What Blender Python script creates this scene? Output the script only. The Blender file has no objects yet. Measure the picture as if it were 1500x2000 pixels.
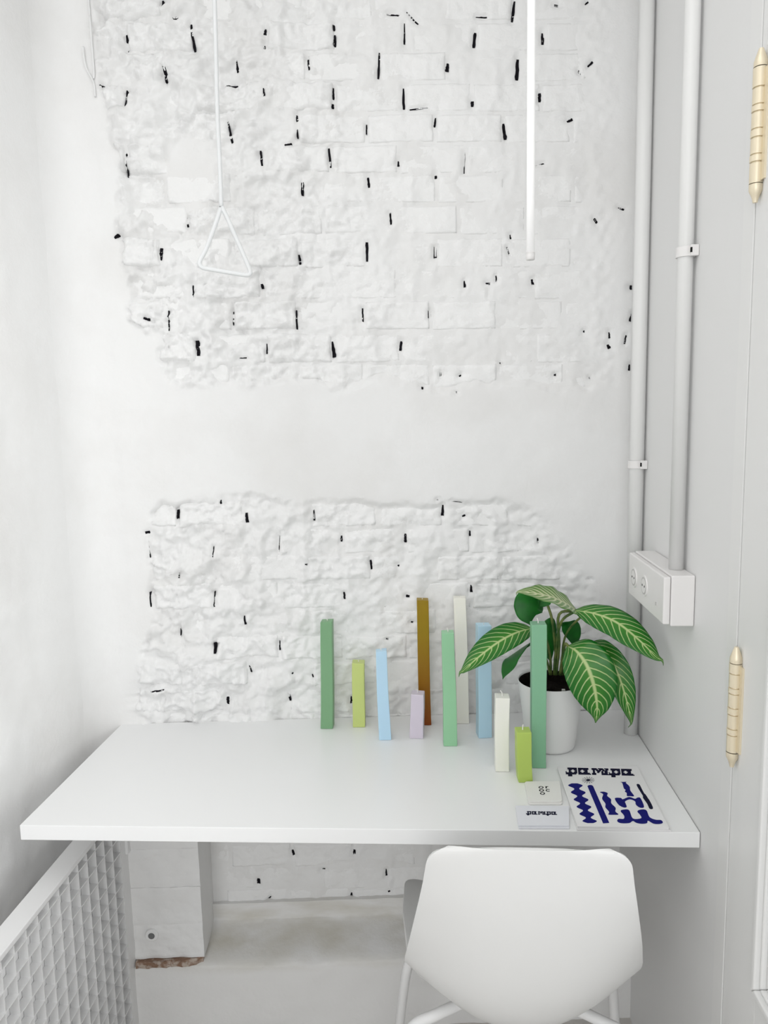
import bpy, bmesh, math, random
import numpy as np
from mathutils import Vector, Matrix

random.seed(7)
SC = bpy.context.scene
COL = SC.collection

# ------------------------------------------------------------------ camera
F = 1450.0                      # focal length in pixels of the 1500 x 2000 frame
CAM = Vector((0.0, 0.0, 1.55))
AX = Vector((0.9974, -0.0127, -0.0711)).normalized()     # room x axis seen from the camera (right, down, forward)
DN = Vector((0.0219, 0.9912, 0.1307)); DN = (DN - AX * DN.dot(AX)).normalized()
DP = AX.cross(DN).normalized()
if DP.z < 0: DP = -DP

def ray(px, py):
    r = Vector((px - 750.0, py - 1000.0, F))
    return Vector((AX.dot(r), DP.dot(r), -DN.dot(r)))
def on_z(px, py, z):
    d = ray(px, py); return CAM + d * ((z - CAM.z) / d.z)
def on_x(px, py, x):
    d = ray(px, py); return CAM + d * (x / d.x)
def on_y(px, py, y):
    d = ray(px, py); return CAM + d * (y / d.y)

cam_data = bpy.data.cameras.new('camera')
cam_data.sensor_fit = 'VERTICAL'; cam_data.sensor_height = 36.0
cam_data.lens = F / 2000.0 * 36.0
cam_data.clip_start = 0.02; cam_data.clip_end = 100
cam = bpy.data.objects.new('camera', cam_data); COL.objects.link(cam)
cr = Vector((AX.x, DP.x, -DN.x)); cd = Vector((AX.y, DP.y, -DN.y)); cf = Vector((AX.z, DP.z, -DN.z))
M = Matrix((( cr.x, -cd.x, -cf.x), (cr.y, -cd.y, -cf.y), (cr.z, -cd.z, -cf.z))).to_4x4()
M.translation = CAM
cam.matrix_world = M
SC.camera = cam

# ------------------------------------------------------------------ world, door daylight, added fill lights, exposure
SC.view_settings.view_transform = 'Standard'
SC.view_settings.look = 'None'
SC.view_settings.exposure = 0.04
SC.view_settings.gamma = 1.0
SC.view_settings.use_curve_mapping = False
world = bpy.data.worlds.new('sky'); SC.world = world; world.use_nodes = True
world.node_tree.nodes['Background'].inputs[0].default_value = (0.92, 0.96, 1.0, 1)
world.node_tree.nodes['Background'].inputs[1].default_value = 1.0

def area(name, loc, target, sx, sy, power, color):
    l = bpy.data.lights.new(name, 'AREA'); l.shape = 'RECTANGLE'; l.size = sx; l.size_y = sy
    l.energy = power; l.color = color
    o = bpy.data.objects.new(name, l); COL.objects.link(o)
    o.location = loc
    o.rotation_euler = (Vector(target) - Vector(loc)).to_track_quat('-Z', 'Y').to_euler()
    return o
area('daylight_door', (0.80, 0.55, 1.60), (-0.5, 1.0, 1.45), 0.75, 1.7, 14.5, (1.0, 0.995, 0.985))
area('rear_fill', (-0.5, -2.75, 1.95), (-0.2, 2.0, 1.2), 2.0, 1.9, 33, (1.0, 0.995, 0.99))  # added fill light from behind the camera, an invented source
area('overhead_fill', (-0.30, 0.25, 2.96), (-0.30, 0.26, 0.0), 1.2, 1.6, 9, (1.0, 0.995, 0.99))  # added overhead fill to brighten the desktop, no fixture belongs to it

# ------------------------------------------------------------------ materials
def mat(name, rgb, rough=0.5, spec=0.5, bump=None, **kw):
    m = bpy.data.materials.new(name); m.use_nodes = True
    nt = m.node_tree; b = nt.nodes['Principled BSDF']
    b.inputs['Base Color'].default_value = (*rgb, 1)
    b.inputs['Roughness'].default_value = rough
    b.inputs['Specular IOR Level'].default_value = spec
    for k, v in kw.items(): b.inputs[k].default_value = v
    if bump:
        tc = nt.nodes.new('ShaderNodeTexCoord')
        prev = None
        for sc, st, dist in bump:
            n = nt.nodes.new('ShaderNodeTexNoise'); n.inputs['Scale'].default_value = sc
            n.inputs['Detail'].default_value = 5.0; n.inputs['Roughness'].default_value = 0.6
            nt.links.new(tc.outputs['Object'], n.inputs['Vector'])
            bp = nt.nodes.new('ShaderNodeBump'); bp.inputs['Strength'].default_value = st
            bp.inputs['Distance'].default_value = dist
            nt.links.new(n.outputs['Fac'], bp.inputs['Height'])
            if prev: nt.links.new(prev.outputs['Normal'], bp.inputs['Normal'])
            prev = bp
        nt.links.new(prev.outputs['Normal'], b.inputs['Normal'])
    return m
def s2l(r, g, b):
    f = lambda c: (c/255)/12.92 if c/255 <= 0.04045 else ((c/255+0.055)/1.055)**2.4
    return (f(r), f(g), f(b))
def tint(m, c2, scale, lo, hi, detail=4.0):
    """mottle the base colour with a second colour through a noise"""
    nt = m.node_tree; b = nt.nodes['Principled BSDF']
    c1 = tuple(b.inputs['Base Color'].default_value)
    tc = nt.nodes.new('ShaderNodeTexCoord'); n = nt.nodes.new('ShaderNodeTexNoise')
    n.inputs['Scale'].default_value = scale; n.inputs['Detail'].default_value = detail
    nt.links.new(tc.outputs['Object'], n.inputs['Vector'])
    r = nt.nodes.new('ShaderNodeValToRGB')
    r.color_ramp.elements[0].position = lo; r.color_ramp.elements[0].color = c1
    r.color_ramp.elements[1].position = hi; r.color_ramp.elements[1].color = (*c2, 1)
    nt.links.new(n.outputs['Fac'], r.inputs['Fac']); nt.links.new(r.outputs['Color'], b.inputs['Base Color'])
    return m

WHITE = (0.875, 0.875, 0.87)
M_PLASTER = tint(mat('white_plaster_paint', WHITE, 0.55, 0.3, bump=[(42, 0.3, 0.004), (170, 0.28, 0.0012)]), (0.83, 0.825, 0.815), 5, 0.45, 0.7)
M_BRICK = mat('white_painted_brick', (0.9, 0.9, 0.895), 0.5, 0.35, bump=[(55, 0.4, 0.004), (120, 0.4, 0.0025), (300, 0.25, 0.001)])
M_WALLR = mat('right_wall_paint', (0.82, 0.82, 0.815), 0.5, 0.3, bump=[(9, 0.12, 0.004)])
M_GAP = mat('unpainted_dark_joint', (0.012, 0.011, 0.014), 0.95, 0.05)
M_RUST = mat('raw_brick_break', s2l(150, 122, 104), 0.95, 0.05, bump=[(120, 0.9, 0.006)])
tint(M_RUST, s2l(196, 182, 170), 60, 0.45, 0.6)
M_DIRT = mat('stained_plaster', (0.84, 0.835, 0.825), 0.7, 0.2, bump=[(40, 0.5, 0.004)])
def damp_stain(m, col, z0, z1):
    """an old damp stain, ragged, along the ledge of the plinth"""
    nt = m.node_tree; b = nt.nodes['Principled BSDF']; L = nt.links.new
    tc = nt.nodes.new('ShaderNodeTexCoord'); sp = nt.nodes.new('ShaderNodeSeparateXYZ'); L(tc.outputs['Object'], sp.inputs[0])
    mp = nt.nodes.new('ShaderNodeMapping'); mp.inputs['Scale'].default_value = (4, 4, 16); L(tc.outputs['Object'], mp.inputs[0])
    n = nt.nodes.new('ShaderNodeTexNoise'); n.inputs['Scale'].default_value = 1.6; n.inputs['Detail'].default_value = 9; L(mp.outputs[0], n.inputs['Vector'])
    zr = nt.nodes.new('ShaderNodeValToRGB'); mr = nt.nodes.new('ShaderNodeMapRange'); L(sp.outputs['Z'], mr.inputs['Value'])
    mr.inputs['From Min'].default_value = z0; mr.inputs['From Max'].default_value = z1
    e = zr.color_ramp.elements; e[0].position = 0.0; e[0].color = (0, 0, 0, 1); e[1].position = 1.0; e[1].color = (0.35, 0.35, 0.35, 1)
    q = e.new(0.45); q.color = (1, 1, 1, 1)
    L(mr.outputs[0], zr.inputs['Fac'])
    r = nt.nodes.new('ShaderNodeMapRange'); L(n.outputs['Fac'], r.inputs['Value']); r.inputs['From Min'].default_value = 0.36; r.inputs['From Max'].default_value = 0.72
    mu = nt.nodes.new('ShaderNodeMath'); mu.operation = 'MULTIPLY'; L(zr.outputs['Color'], mu.inputs[0]); L(r.outputs[0], mu.inputs[1])
    mx = nt.nodes.new('ShaderNodeMix'); mx.data_type = 'RGBA'; mx.inputs['A'].default_value = b.inputs['Base Color'].default_value; mx.inputs['B'].default_value = (*col, 1)
    L(mu.outputs[0], mx.inputs['Factor']); L(mx.outputs['Result'], b.inputs['Base Color'])
damp_stain(M_DIRT, s2l(200, 195, 180), 0.115, 0.235)
M_FLOOR = mat('pale_floor', (0.62, 0.6, 0.57), 0.5, 0.3, bump=[(30, 0.1, 0.001)])
M_CEIL = mat('ceiling_paint', (0.86, 0.86, 0.85), 0.8, 0.2)
M_DESK = mat('white_laminate', (0.915, 0.92, 0.92), 0.28, 0.4, bump=[(300, 0.03, 0.0003)])
M_CHAIR = mat('white_moulded_plastic', (0.79, 0.79, 0.78), 0.38, 0.4)
M_METALW = mat('white_powder_coat', (0.85, 0.85, 0.85), 0.4, 0.4)
M_GLOSSW = mat('white_gloss_paint', (0.83, 0.83, 0.82), 0.35, 0.4)
M_PLASTIC = mat('white_socket_plastic', (0.84, 0.825, 0.815), 0.35, 0.45)
M_GREY = mat('socket_well', (0.55, 0.54, 0.53), 0.5, 0.4)
M_GAP_SHADE = mat('door_gap_shade', (0.2, 0.2, 0.19), 0.8, 0.1)  # dark grey that paints the shadow lines of the door gaps
M_HOLE = mat('anchor_hole_shade', (0.18, 0.18, 0.18), 0.7, 0.2)
M_ROD = mat('white_rod_paint', (0.80, 0.815, 0.82), 0.45, 0.35)
M_BRASS = mat('satin_brass', s2l(234, 222, 196), 0.34, 0.5, Metallic=0.3)
M_POT = mat('matte_white_pot', (0.84, 0.84, 0.83), 0.5, 0.35)
M_SOIL = mat('dark_soil', (0.012, 0.010, 0.008), 0.95, 0.1, bump=[(140, 1.0, 0.006)])
M_STEM = tint(mat('plant_stem', s2l(62, 92, 40), 0.5, 0.4), s2l(120, 130, 70), 40, 0.4, 0.7)
M_PAPER = mat('white_card', (0.85, 0.845, 0.85), 0.7, 0.2)
M_CARDW = mat('warm_white_card', (0.86, 0.855, 0.83), 0.7, 0.2)
M_CARDB = mat('cool_white_card', (0.82, 0.83, 0.88), 0.7, 0.2)
M_INK = mat('navy_ink', s2l(20, 22, 110), 0.7, 0.15)
M_INKD = mat('dark_navy_ink', s2l(16, 16, 48), 0.7, 0.15)
M_INKK = mat('black_ink', (0.01, 0.01, 0.01), 0.7, 0.15)
M_WICK = mat('cotton_wick', (0.85, 0.84, 0.8), 0.8, 0.1)
M_TUBE = mat('opal_tube', (0.9, 0.9, 0.9), 0.25, 0.5, **{'Emission Color': (1, 0.99, 0.97, 1), 'Emission Strength': 0.2})
M_DARK = mat('dark_slot', (0.02, 0.02, 0.02), 0.8, 0.1)

def glass_mat():
    m = bpy.data.materials.new('clear_glass'); m.use_nodes = True; nt = m.node_tree
    for n in list(nt.nodes):
        if n.type != 'OUTPUT_MATERIAL': nt.nodes.remove(n)
    out = [n for n in nt.nodes][0]
    t = nt.nodes.new('ShaderNodeBsdfTransparent'); g = nt.nodes.new('ShaderNodeBsdfGlossy')
    g.inputs['Roughness'].default_value = 0.02
    f = nt.nodes.new('ShaderNodeFresnel'); f.inputs['IOR'].default_value = 1.45
    mx = nt.nodes.new('ShaderNodeMixShader')
    nt.links.new(f.outputs[0], mx.inputs[0]); nt.links.new(t.outputs[0], mx.inputs[1]); nt.links.new(g.outputs[0], mx.inputs[2])
    nt.links.new(mx.outputs[0], out.inputs['Surface'])
    return m
M_GLASS = glass_mat()

# ------------------------------------------------------------------ helpers
def tag(o, label=None, cat=None, group=None, kind=None):
    if label: o['label'] = label
    if cat: o['category'] = cat
    if group: o['group'] = group
    if kind: o['kind'] = kind
    return o
def link(name, me, m, parent=None, smooth=False):
    o = bpy.data.objects.new(name, me); COL.objects.link(o)
    if m is not None: me.materials.append(m)
    if smooth:
        me.polygons.foreach_set('use_smooth', [True] * len(me.polygons))
    if parent is not None:
        o.parent = parent
        o.matrix_parent_inverse = parent_inv(parent)
    return o
def parent_inv(p):
    return (Matrix.Translation(p.location) @ p.rotation_euler.to_matrix().to_4x4()).inverted()
def empty(name, loc):
    o = bpy.data.objects.new(name, None); COL.objects.link(o); o.location = loc
    o.empty_display_size = 0.05
    return o
def pyd(name, v, f, m, parent=None, smooth=False):
    me = bpy.data.meshes.new(name); me.from_pydata([tuple(p) for p in v], [], f); me.update()
    return link(name, me, m, parent, smooth)
def fixn(o):
    bm = bmesh.new(); bm.from_mesh(o.data); bmesh.ops.recalc_face_normals(bm, faces=bm.faces); bm.to_mesh(o.data); bm.free()
    return o
def prism(name, base, top, m, parent=None, bevel=0.0, seg=2):
    """solid between two rings of the same length"""
    n = len(base)
    v = [tuple(p) for p in base] + [tuple(p) for p in top]
    f = [tuple(range(n)), tuple(range(n, 2*n))] + [(i, (i+1) % n, n + (i+1) % n, n + i) for i in range(n)]
    o = fixn(pyd(name, v, f, m, parent))
    if bevel: bev(o, bevel, seg)
    return o
def box(name, lo, hi, m, parent=None, bevel=0.0, seg=2):
    (x0, y0, z0), (x1, y1, z1) = lo, hi
    r = [(x0, y0), (x1, y0), (x1, y1), (x0, y1)]
    return prism(name, [(x, y, z0) for x, y in r], [(x, y, z1) for x, y in r], m, parent, bevel, seg)
def bev(o, w, seg=2, ang=35):
    b = o.modifiers.new('bevel', 'BEVEL'); b.width = w; b.segments = seg; b.limit_method = 'ANGLE'; b.angle_limit = math.radians(ang)
    o.data.polygons.foreach_set('use_smooth', [True] * len(o.data.polygons))
    wn = o.modifiers.new('wn', 'WEIGHTED_NORMAL'); wn.keep_sharp = False
    return o
def catmull(pts, n):
    pts = [Vector(p) for p in pts]
    P = [pts[0]*2 - pts[1]] + pts + [pts[-1]*2 - pts[-2]]
    out = []
    for i in range(1, len(P) - 2):
        for k in range(n):
            t = k / n
            a, b, c, d = P[i-1], P[i], P[i+1], P[i+2]
            out.append(0.5*((2*b) + (c-a)*t + (2*a-5*b+4*c-d)*t*t + (-a+3*b-3*c+d)*t**3))
    out.append(pts[-1])
    return out
def tube_data(path, radii, seg=12, cap=True):
    path = [Vector(p) for p in path]; n = len(path)
    if not hasattr(radii, '__len__'): radii = [radii]*n
    v, f = [], []
    t0 = (path[1]-path[0]).normalized()
    nrm = t0.orthogonal().normalized()
    for i, p in enumerate(path):
        t = ((path[i+1] if i < n-1 else p) - (path[i-1] if i > 0 else p)).normalized()
        nrm = (nrm - t*nrm.dot(t)).normalized(); bn = t.cross(nrm)
        for k in range(seg):
            a = 2*math.pi*k/seg
            v.append(p + (nrm*math.cos(a) + bn*math.sin(a))*radii[i])
    for i in range(n-1):
        for k in range(seg):
            f.append((i*seg+k, i*seg+(k+1) % seg, (i+1)*seg+(k+1) % seg, (i+1)*seg+k))
    if cap:
        f.append(tuple(range(seg))[::-1]); f.append(tuple(range((n-1)*seg, n*seg)))
    return v, f
def tube(name, path, radii, m, parent=None, seg=12):
    v, f = tube_data(path, radii, seg)
    o = pyd(name, v, f, m, parent)
    o.data.polygons.foreach_set('use_smooth', [len(p.vertices) == 4 for p in o.data.polygons])
    return o
def lathe(name, prof, center, m, parent=None, seg=32, axis=None):
    v, f = [], []
    c = Vector(center)
    for r, z in prof:
        for k in range(seg):
            a = 2*math.pi*k/seg
            v.append(c + Vector((r*math.cos(a), r*math.sin(a), z)))
    for i in range(len(prof)-1):
        for k in range(seg):
            f.append((i*seg+k, i*seg+(k+1) % seg, (i+1)*seg+(k+1) % seg, (i+1)*seg+k))
    o = pyd(name, v, f, m, parent, True)
    e = o.modifiers.new('es', 'EDGE_SPLIT'); e.split_angle = math.radians(40)
    return o

# numpy value noise -----------------------------------------------------------
_rng = np.random.RandomState(11)
_T = _rng.rand(256, 256)
def vnoise(x, y):
    xi = np.floor(x).astype(int); yi = np.floor(y).astype(int)
    fx = x - xi; fy = y - yi
    fx = fx*fx*fx*(fx*(fx*6-15)+10); fy = fy*fy*fy*(fy*(fy*6-15)+10)
    g = lambda i, j: _T[i % 256, j % 256]
    a = g(xi, yi)*(1-fx) + g(xi+1, yi)*fx; b = g(xi, yi+1)*(1-fx) + g(xi+1, yi+1)*fx
    return (a*(1-fy) + b*fy)*2 - 1
def fbm(x, y, o=4, gain=0.5):
    s = 0; a = 1; t = 0
    for i in range(o):
        s = s + a*vnoise(x*2**i + 17.3*i, y*2**i + 9.1*i); t += a; a *= gain
    return s/t
def ridged(x, y, o=4):
    s = 0; a = 1; t = 0
    for i in range(o):
        s = s + a*(1 - 2*np.abs(vnoise(x*2**i + 31.7*i, y*2**i + 5.3*i))); t += a; a *= 0.5
    return s/t
def sstep(a, b, x):
    t = np.clip((x-a)/(b-a), 0, 1); return t*t*(3-2*t)

# ------------------------------------------------------------------ room measures
DESK_Z = 0.75
FZ = -0.045                      # floor level
XR = 0.492                      # right wall
def wall_y(x): return 1.833 + 0.088*(x + 0.8416)
WN = Vector((0.088, -1, 0)).normalized()      # back wall normal, into the room
WT = Vector((1, 0.088, 0)).normalized()
CORNER = Vector((-0.892, wall_y(-0.892), 0))
SLEN = (XR + 0.03 - CORNER.x) / WT.x
ZTOP = 3.0

def on_wall(px, py):
    d = ray(px, py)
    # y = 1.833 + .088 (x + .8416)
    t = (1.833 + 0.088*0.8416) / (d.y - 0.088*d.x)
    return CAM + d*t
def wall_sz(px, py):
    p = on_wall(px, py); return ((p - CORNER).dot(WT), p.z)
def wall_point(s, z, h): return CORNER + WT*s + Vector((0, 0, z)) + WN*h
# vectorised projection of wall points to photograph pixels (to read the layout of the wall)
def wall_px(s, z):
    x = CORNER.x + WT.x*s; y = CORNER.y + WT.y*s; zz = z - CAM.z
    a = np.array([[AX.x, DP.x, -DN.x], [AX.y, DP.y, -DN.y], [AX.z, DP.z, -DN.z]])
    u = a[0, 0]*x + a[0, 1]*y + a[0, 2]*zz; v = a[1, 0]*x + a[1, 1]*y + a[1, 2]*zz; w = a[2, 0]*x + a[2, 1]*y + a[2, 2]*zz
    return 750 + F*u/w, 1000 + F*v/w

# ------------------------------------------------------------------ back wall: dark open joints read from the photograph (x top, x bottom, y top, y bottom, width)
GAPS = [(318,318,0,15,4),(371,379,43,96,7),(246,248,66,81,5),(249,250,95,99,3),(323,327,134,163,6),(249,248,178,212,3),(462,464,119,140,7),
 (247,250,300,308,3),(248,250,316,346,2.5),(444,453,236,277,5.5),(337,347,35,33,3),(437,463,163,163,2.5),(196,206,168,171,3),
 (519,518,58,71,7),(517,517,88,96,4),(652,653,48,58,5),(654,654,67,91,7),(790,790,44,86,4.5),(741,739,103,153,4.5),(875,873,122,139,8),
 (516,518,177,193,5),(651,651,171,193,4.5),(650,650,203,213,5),(788,789,171,213,7),(580,581,226,239,4.5),(582,582,256,271,4),(716,716,241,263,3.5),
 (851,849,229,247,5.5),(510,514,297,328,5),(642,646,289,328,5),(591,591,357,382,5.5),(719,721,346,366,6),(778,778,314,324,5),(851,852,342,348,7),
 (556,571,286,283,4),(800,836,214,210,2.5),(602,604,117,138,4.5),(755,780,27,30,3.5),(794,817,23,46,3),
 (1006,1001,0,40,6),(929,926,61,91,6),(1012,1010,114,155,8),(1060,1061,62,85,5.5),(923,923,196,207,6.5),(1055,1055,180,197,7),(983,988,241,271,7),
 (908,907,297,338,3),(1109,1120,236,231,5),(1148,1158,130,121,5),(1130,1134,136,145,3.5),(1083,1091,9,10,4),(1143,1150,8,2,4),(930,952,31,31,3),(1046,1064,322,318,2.5),
 (317,317,486,510,5.5),(226,234,467,459,5),(365,369,441,441,5),(378,379,558,581,3.5),(512,514,555,564,5.5),(584,586,498,509,5),(586,586,511,517,5),
 (282,296,622,626,6),(330,332,607,647,2.5),(454,454,604,634,2.5),(579,581,606,644,3),(387,391,666,696,8),(521,521,671,691,4),(649,653,667,698,8),(466,482,699,699,2.5),
 (762,764,415,438,5),(717,717,473,511,6),(848,848,482,504,2),(854,853,482,500,2),(847,854,502,502,3),(907,908,548,561,5),(949,958,553,554,5),(955,955,556,580,2),
 (969,970,538,550,4),(1039,1042,545,556,5),(997,998,457,466,4),(990,996,482,499,3),(1160,1166,427,436,5),(1206,1218,407,411,4),(1229,1239,562,562,9),
 (708,709,602,629,4.5),(837,837,606,621,2),(843,843,604,620,2),(784,782,666,685,6.5),(1140,1143,647,647,5),(1189,1190,649,661,4),(1187,1190,673,681,7),
 (1236,1231,612,628,7),(1222,1219,655,672,4),(1229,1228,712,724,6),(823,827,758,758,5),(890,892,766,766,4),(897,901,735,732,4),(861,861,727,735,3),(1083,1087,732,732,4),(1151,1154,737,739,4),(976,980,708,712,3),
 (347,349,996,1013,6),(432,432,976,984,4),(482,484,1001,1020,6),(613,614,995,1017,5.5),(285,294,1040,1038,5),(290,294,1047,1089,2),(667,667,1046,1058,4),(419,418,1066,1086,2.5),
 (546,544,1047,1087,2),(596,601,1101,1102,4.5),(351,351,1117,1128,4),(294,297,1156,1184,3),(419,420,1156,1184,3.5),(672,673,1157,1171,4.5),(478,480,1202,1219,5),(353,354,1217,1243,2.5),
 (421,423,1254,1272,5.5),(546,547,1252,1271,4),(486,490,1302,1316,4),(610,612,1316,1322,4),(570,573,1314,1315,4),(444,445,1363,1377,5.5),(563,566,1359,1374,4.5),(686,686,1361,1374,4.5),
 (297,323,1348,1344,2.5),(865,864,986,1007,6),(903,909,1009,1006,5),(852,856,975,975,3),(792,792,1043,1060,5),(918,919,1037,1048,5),(1050,1051,1050,1062,3),
 (724,726,1094,1112,5.5),(776,780,1105,1106,5),(920,921,1143,1157,7),(793,800,1164,1165,6),(1147,1153,1131,1131,2.5),(803,808,1215,1216,5),(754,759,1247,1248,3),
 (880,902,978,981,2.5),(505,505,1717,1727,7),(754,755,1698,1712,5),(687,685,1745,1758,7),(524,529,1756,1752,4),(571,574,1662,1672,6),(692,692,1661,1669,5),(636,643,1792,1795,5),(629,635,1699,1699,5),(758,762,1743,1741,4)]
GS = []
for (xa, xb, ya, yb, w) in GAPS:
    s0, z0 = wall_sz(xa, ya); s1, z1 = wall_sz(xb, yb)
    GS.append((s0, z0, s1, z1, w*0.00133))
G = np.array(GS)

# ------------------------------------------------------------------ back wall relief
def interp(y, pts):
    return np.interp(y, [p[0] for p in pts], [p[1] for p in pts])
L_UP = [(-200,186),(0,190),(170,195),(205,200),(260,212),(340,236),(400,232),(440,228),(480,240),(520,250),(570,258),(600,248),(625,244),(645,285),(665,312),(720,312),(760,330)]
L_LO = [(960,330),(985,312),(1010,300),(1060,288),(1130,298),(1200,300),(1260,285),(1290,276),(1400,268),(1700,268),(2100,268)]
def masks(s, z):
    """exposed brick (0..1) and roughness (0..1) of the wall at s, z"""
    X, Y = wall_px(s, z)
    n1 = fbm(s*14, z*14, 3)*16 + fbm(s*45+5, z*45, 2)*7
    n2 = fbm(s*9+40, z*9, 3)*26 + fbm(s*40, z*40+7, 2)*8
    up = sstep(-5, 7, X + n1 - interp(Y, L_UP)) * sstep(10, -8, Y + n2*0.7 - 752) * sstep(40, -60, X + n2 - 1180)
    rt = interp(Y, [(960, 960), (1000, 1050), (1060, 1090), (1150, 1150), (1250, 1200), (1400, 1240), (2000, 1260)])
    lo = sstep(-5, 7, X + n1 - interp(Y, L_LO)) * sstep(-9, 9, Y + n2*0.6 - 978) * sstep(30, -60, X + n2 - rt)
    ex = np.maximum(up, lo)
    # a smooth trowelled patch left over beside the hanging strap
    patch = sstep(1.25, 0.8, np.hypot((X + n2*0.4 - 372)/52, (Y + n1 - 338)/72))
    a_up = interp(X, [(0, 1.0), (430, 1.0), (560, 0.75), (680, 0.42), (800, 0.2), (1300, 0.14)])
    a_lo = interp(X, [(0, 1.0), (400, 1.0), (520, 0.7), (650, 0.45), (800, 0.34), (1050, 0.36), (1300, 0.2)])
    rough = np.where(Y < 860, a_up, a_lo)
    rough = np.where(Y > 1560, 0.2, rough) * (1 - 0.92*patch)
    return ex*(1-0.0*patch), rough, patch, X, Y

def carve(s, z):
    """open head joints: a little channel round every dark slot"""
    out = np.zeros_like(s)
    for (s0, z0, s1, z1, w) in GS:
        lo_s, hi_s = min(s0, s1) - 0.02, max(s0, s1) + 0.02
        lo_z, hi_z = min(z0, z1) - 0.02, max(z0, z1) + 0.02
        k = (s > lo_s) & (s < hi_s) & (z > lo_z) & (z < hi_z)
        if not k.any(): continue
        ss = s[k]; zz = z[k]
        dx, dz = s1-s0, z1-z0; L2 = dx*dx + dz*dz + 1e-9
        t = np.clip(((ss-s0)*dx + (zz-z0)*dz)/L2, 0, 1)
        d = np.hypot(ss - s0 - t*dx, zz - z0 - t*dz)
        out[k] = np.maximum(out[k], np.exp(-(d/(w*0.75 + 0.0018))**2))
    return out

def relief(s, z, rough):
    ws = s + 0.012*fbm(s*22+1, z*22, 2); wz = z + 0.012*fbm(s*22+50, z*22+9, 2)
    big = ridged(ws*10 + 3, wz*9, 2)*0.0085 + fbm(ws*26, wz*26+8, 3)*0.0075
    med = (np.abs(fbm(ws*44, wz*44, 3)) - 0.25)*0.011 + fbm(s*95, z*95, 2)*0.0022
    fine = fbm(s*55, z*120, 3)*0.0013 + fbm(s*8, z*14, 3)*0.0014
    return rough*(big*2.2 + med*1.7) + fine*(0.6 + rough*0.5)
def joint_open(s, z):
    """where the joints stay open under the paint"""
    return sstep(-0.25, 0.45, fbm(s*13+70, z*17+3, 2))

def base_h(s, z):
    ex, rough, patch, X, Y = masks(s, z)
    plaster = 0.0075 + fbm(s*3.5, z*3.5, 2)*0.004 + fbm(s*18, z*18, 3)*0.0012 + ridged(s*7+2, z*5, 2)*0.0007
    plaster = plaster + 0.004*rough
    mortar = -0.0004 + rough*(0.0005 + 0.0085*fbm(s*17+33, z*21+5, 3)) + relief(s, z, rough) - 0.004*patch
    h = plaster*(1-ex) + mortar*ex
    rim = ex*(1-ex)*4
    h = h + rim*0.0035*fbm(s*60, z*60, 2)
    # rounded corner with the left wall
    return h - 0.007*carve(s, z)

NS, NZ = 270, 620
sv = np.linspace(0.0, SLEN, NS); zv = np.linspace(FZ, ZTOP, NZ)
S, Z = np.meshgrid(sv, zv)
H = base_h(S, Z)
def grid_mesh(name, P, m, parent=None, smooth=True):
    nz, ns = P.shape[:2]
    me = bpy.data.meshes.new(name)
    v = P.reshape(-1, 3)
    i = np.arange(nz*ns).reshape(nz, ns)
    f = np.stack([i[:-1, :-1], i[:-1, 1:], i[1:, 1:], i[1:, :-1]], -1).reshape(-1, 4)
    me.vertices.add(len(v)); me.vertices.foreach_set('co', v.astype(np.float32).ravel())
    me.loops.add(f.size); me.loops.foreach_set('vertex_index', f.astype(np.int32).ravel())
    me.polygons.add(len(f)); me.polygons.foreach_set('loop_start', np.arange(0, f.size, 4, dtype=np.int32))
    me.update(calc_edges=True); me.validate()
    return link(name, me, m, parent, smooth)
def wall_xyz(s, z, h):
    return np.stack([CORNER.x + WT.x*s + WN.x*h, CORNER.y + WT.y*s + WN.y*h, z], -1)
PB = wall_xyz(S, Z, H)
# the corner with the left wall is rounded off by hand: a quadratic sweep from the left wall round to the back wall
kf = int(np.searchsorted(sv, 0.10))
ybl = CORNER.y - 0.10
A_ = np.array([-0.892 - 0.14*(1.83 - ybl) - 0.0008, ybl]); C_ = np.array([CORNER.x, CORNER.y])
end = PB[:, kf, :2].copy(); ker = np.hanning(61); ker /= ker.sum()
sm = np.stack([np.convolve(np.pad(end[:, i], 30, mode='edge'), ker, 'valid') for i in range(2)], -1)
col = []
for t in np.linspace(0, 1, 24)[:-1]:
    xy = ((1-t)**2)*A_[None, :] + 2*t*(1-t)*C_[None, :] + t*t*(sm + (end - sm)*t**10)
    bump_ = fbm(t*2 + Z[:, 0]*0, Z[:, 0]*7, 3)*0.003*min(1, t*3)
    col.append(np.stack([xy[:, 0] + bump_*0.7, xy[:, 1] - bump_*0.7, Z[:, 0]], -1))
PB = np.concatenate([np.stack(col, 1), PB[:, kf:, :]], 1)
wall_back = grid_mesh('wall_back', PB, M_PLASTER)
tag(wall_back, 'white painted back wall of hacked plaster and exposed brick', None, None, 'structure')

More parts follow.
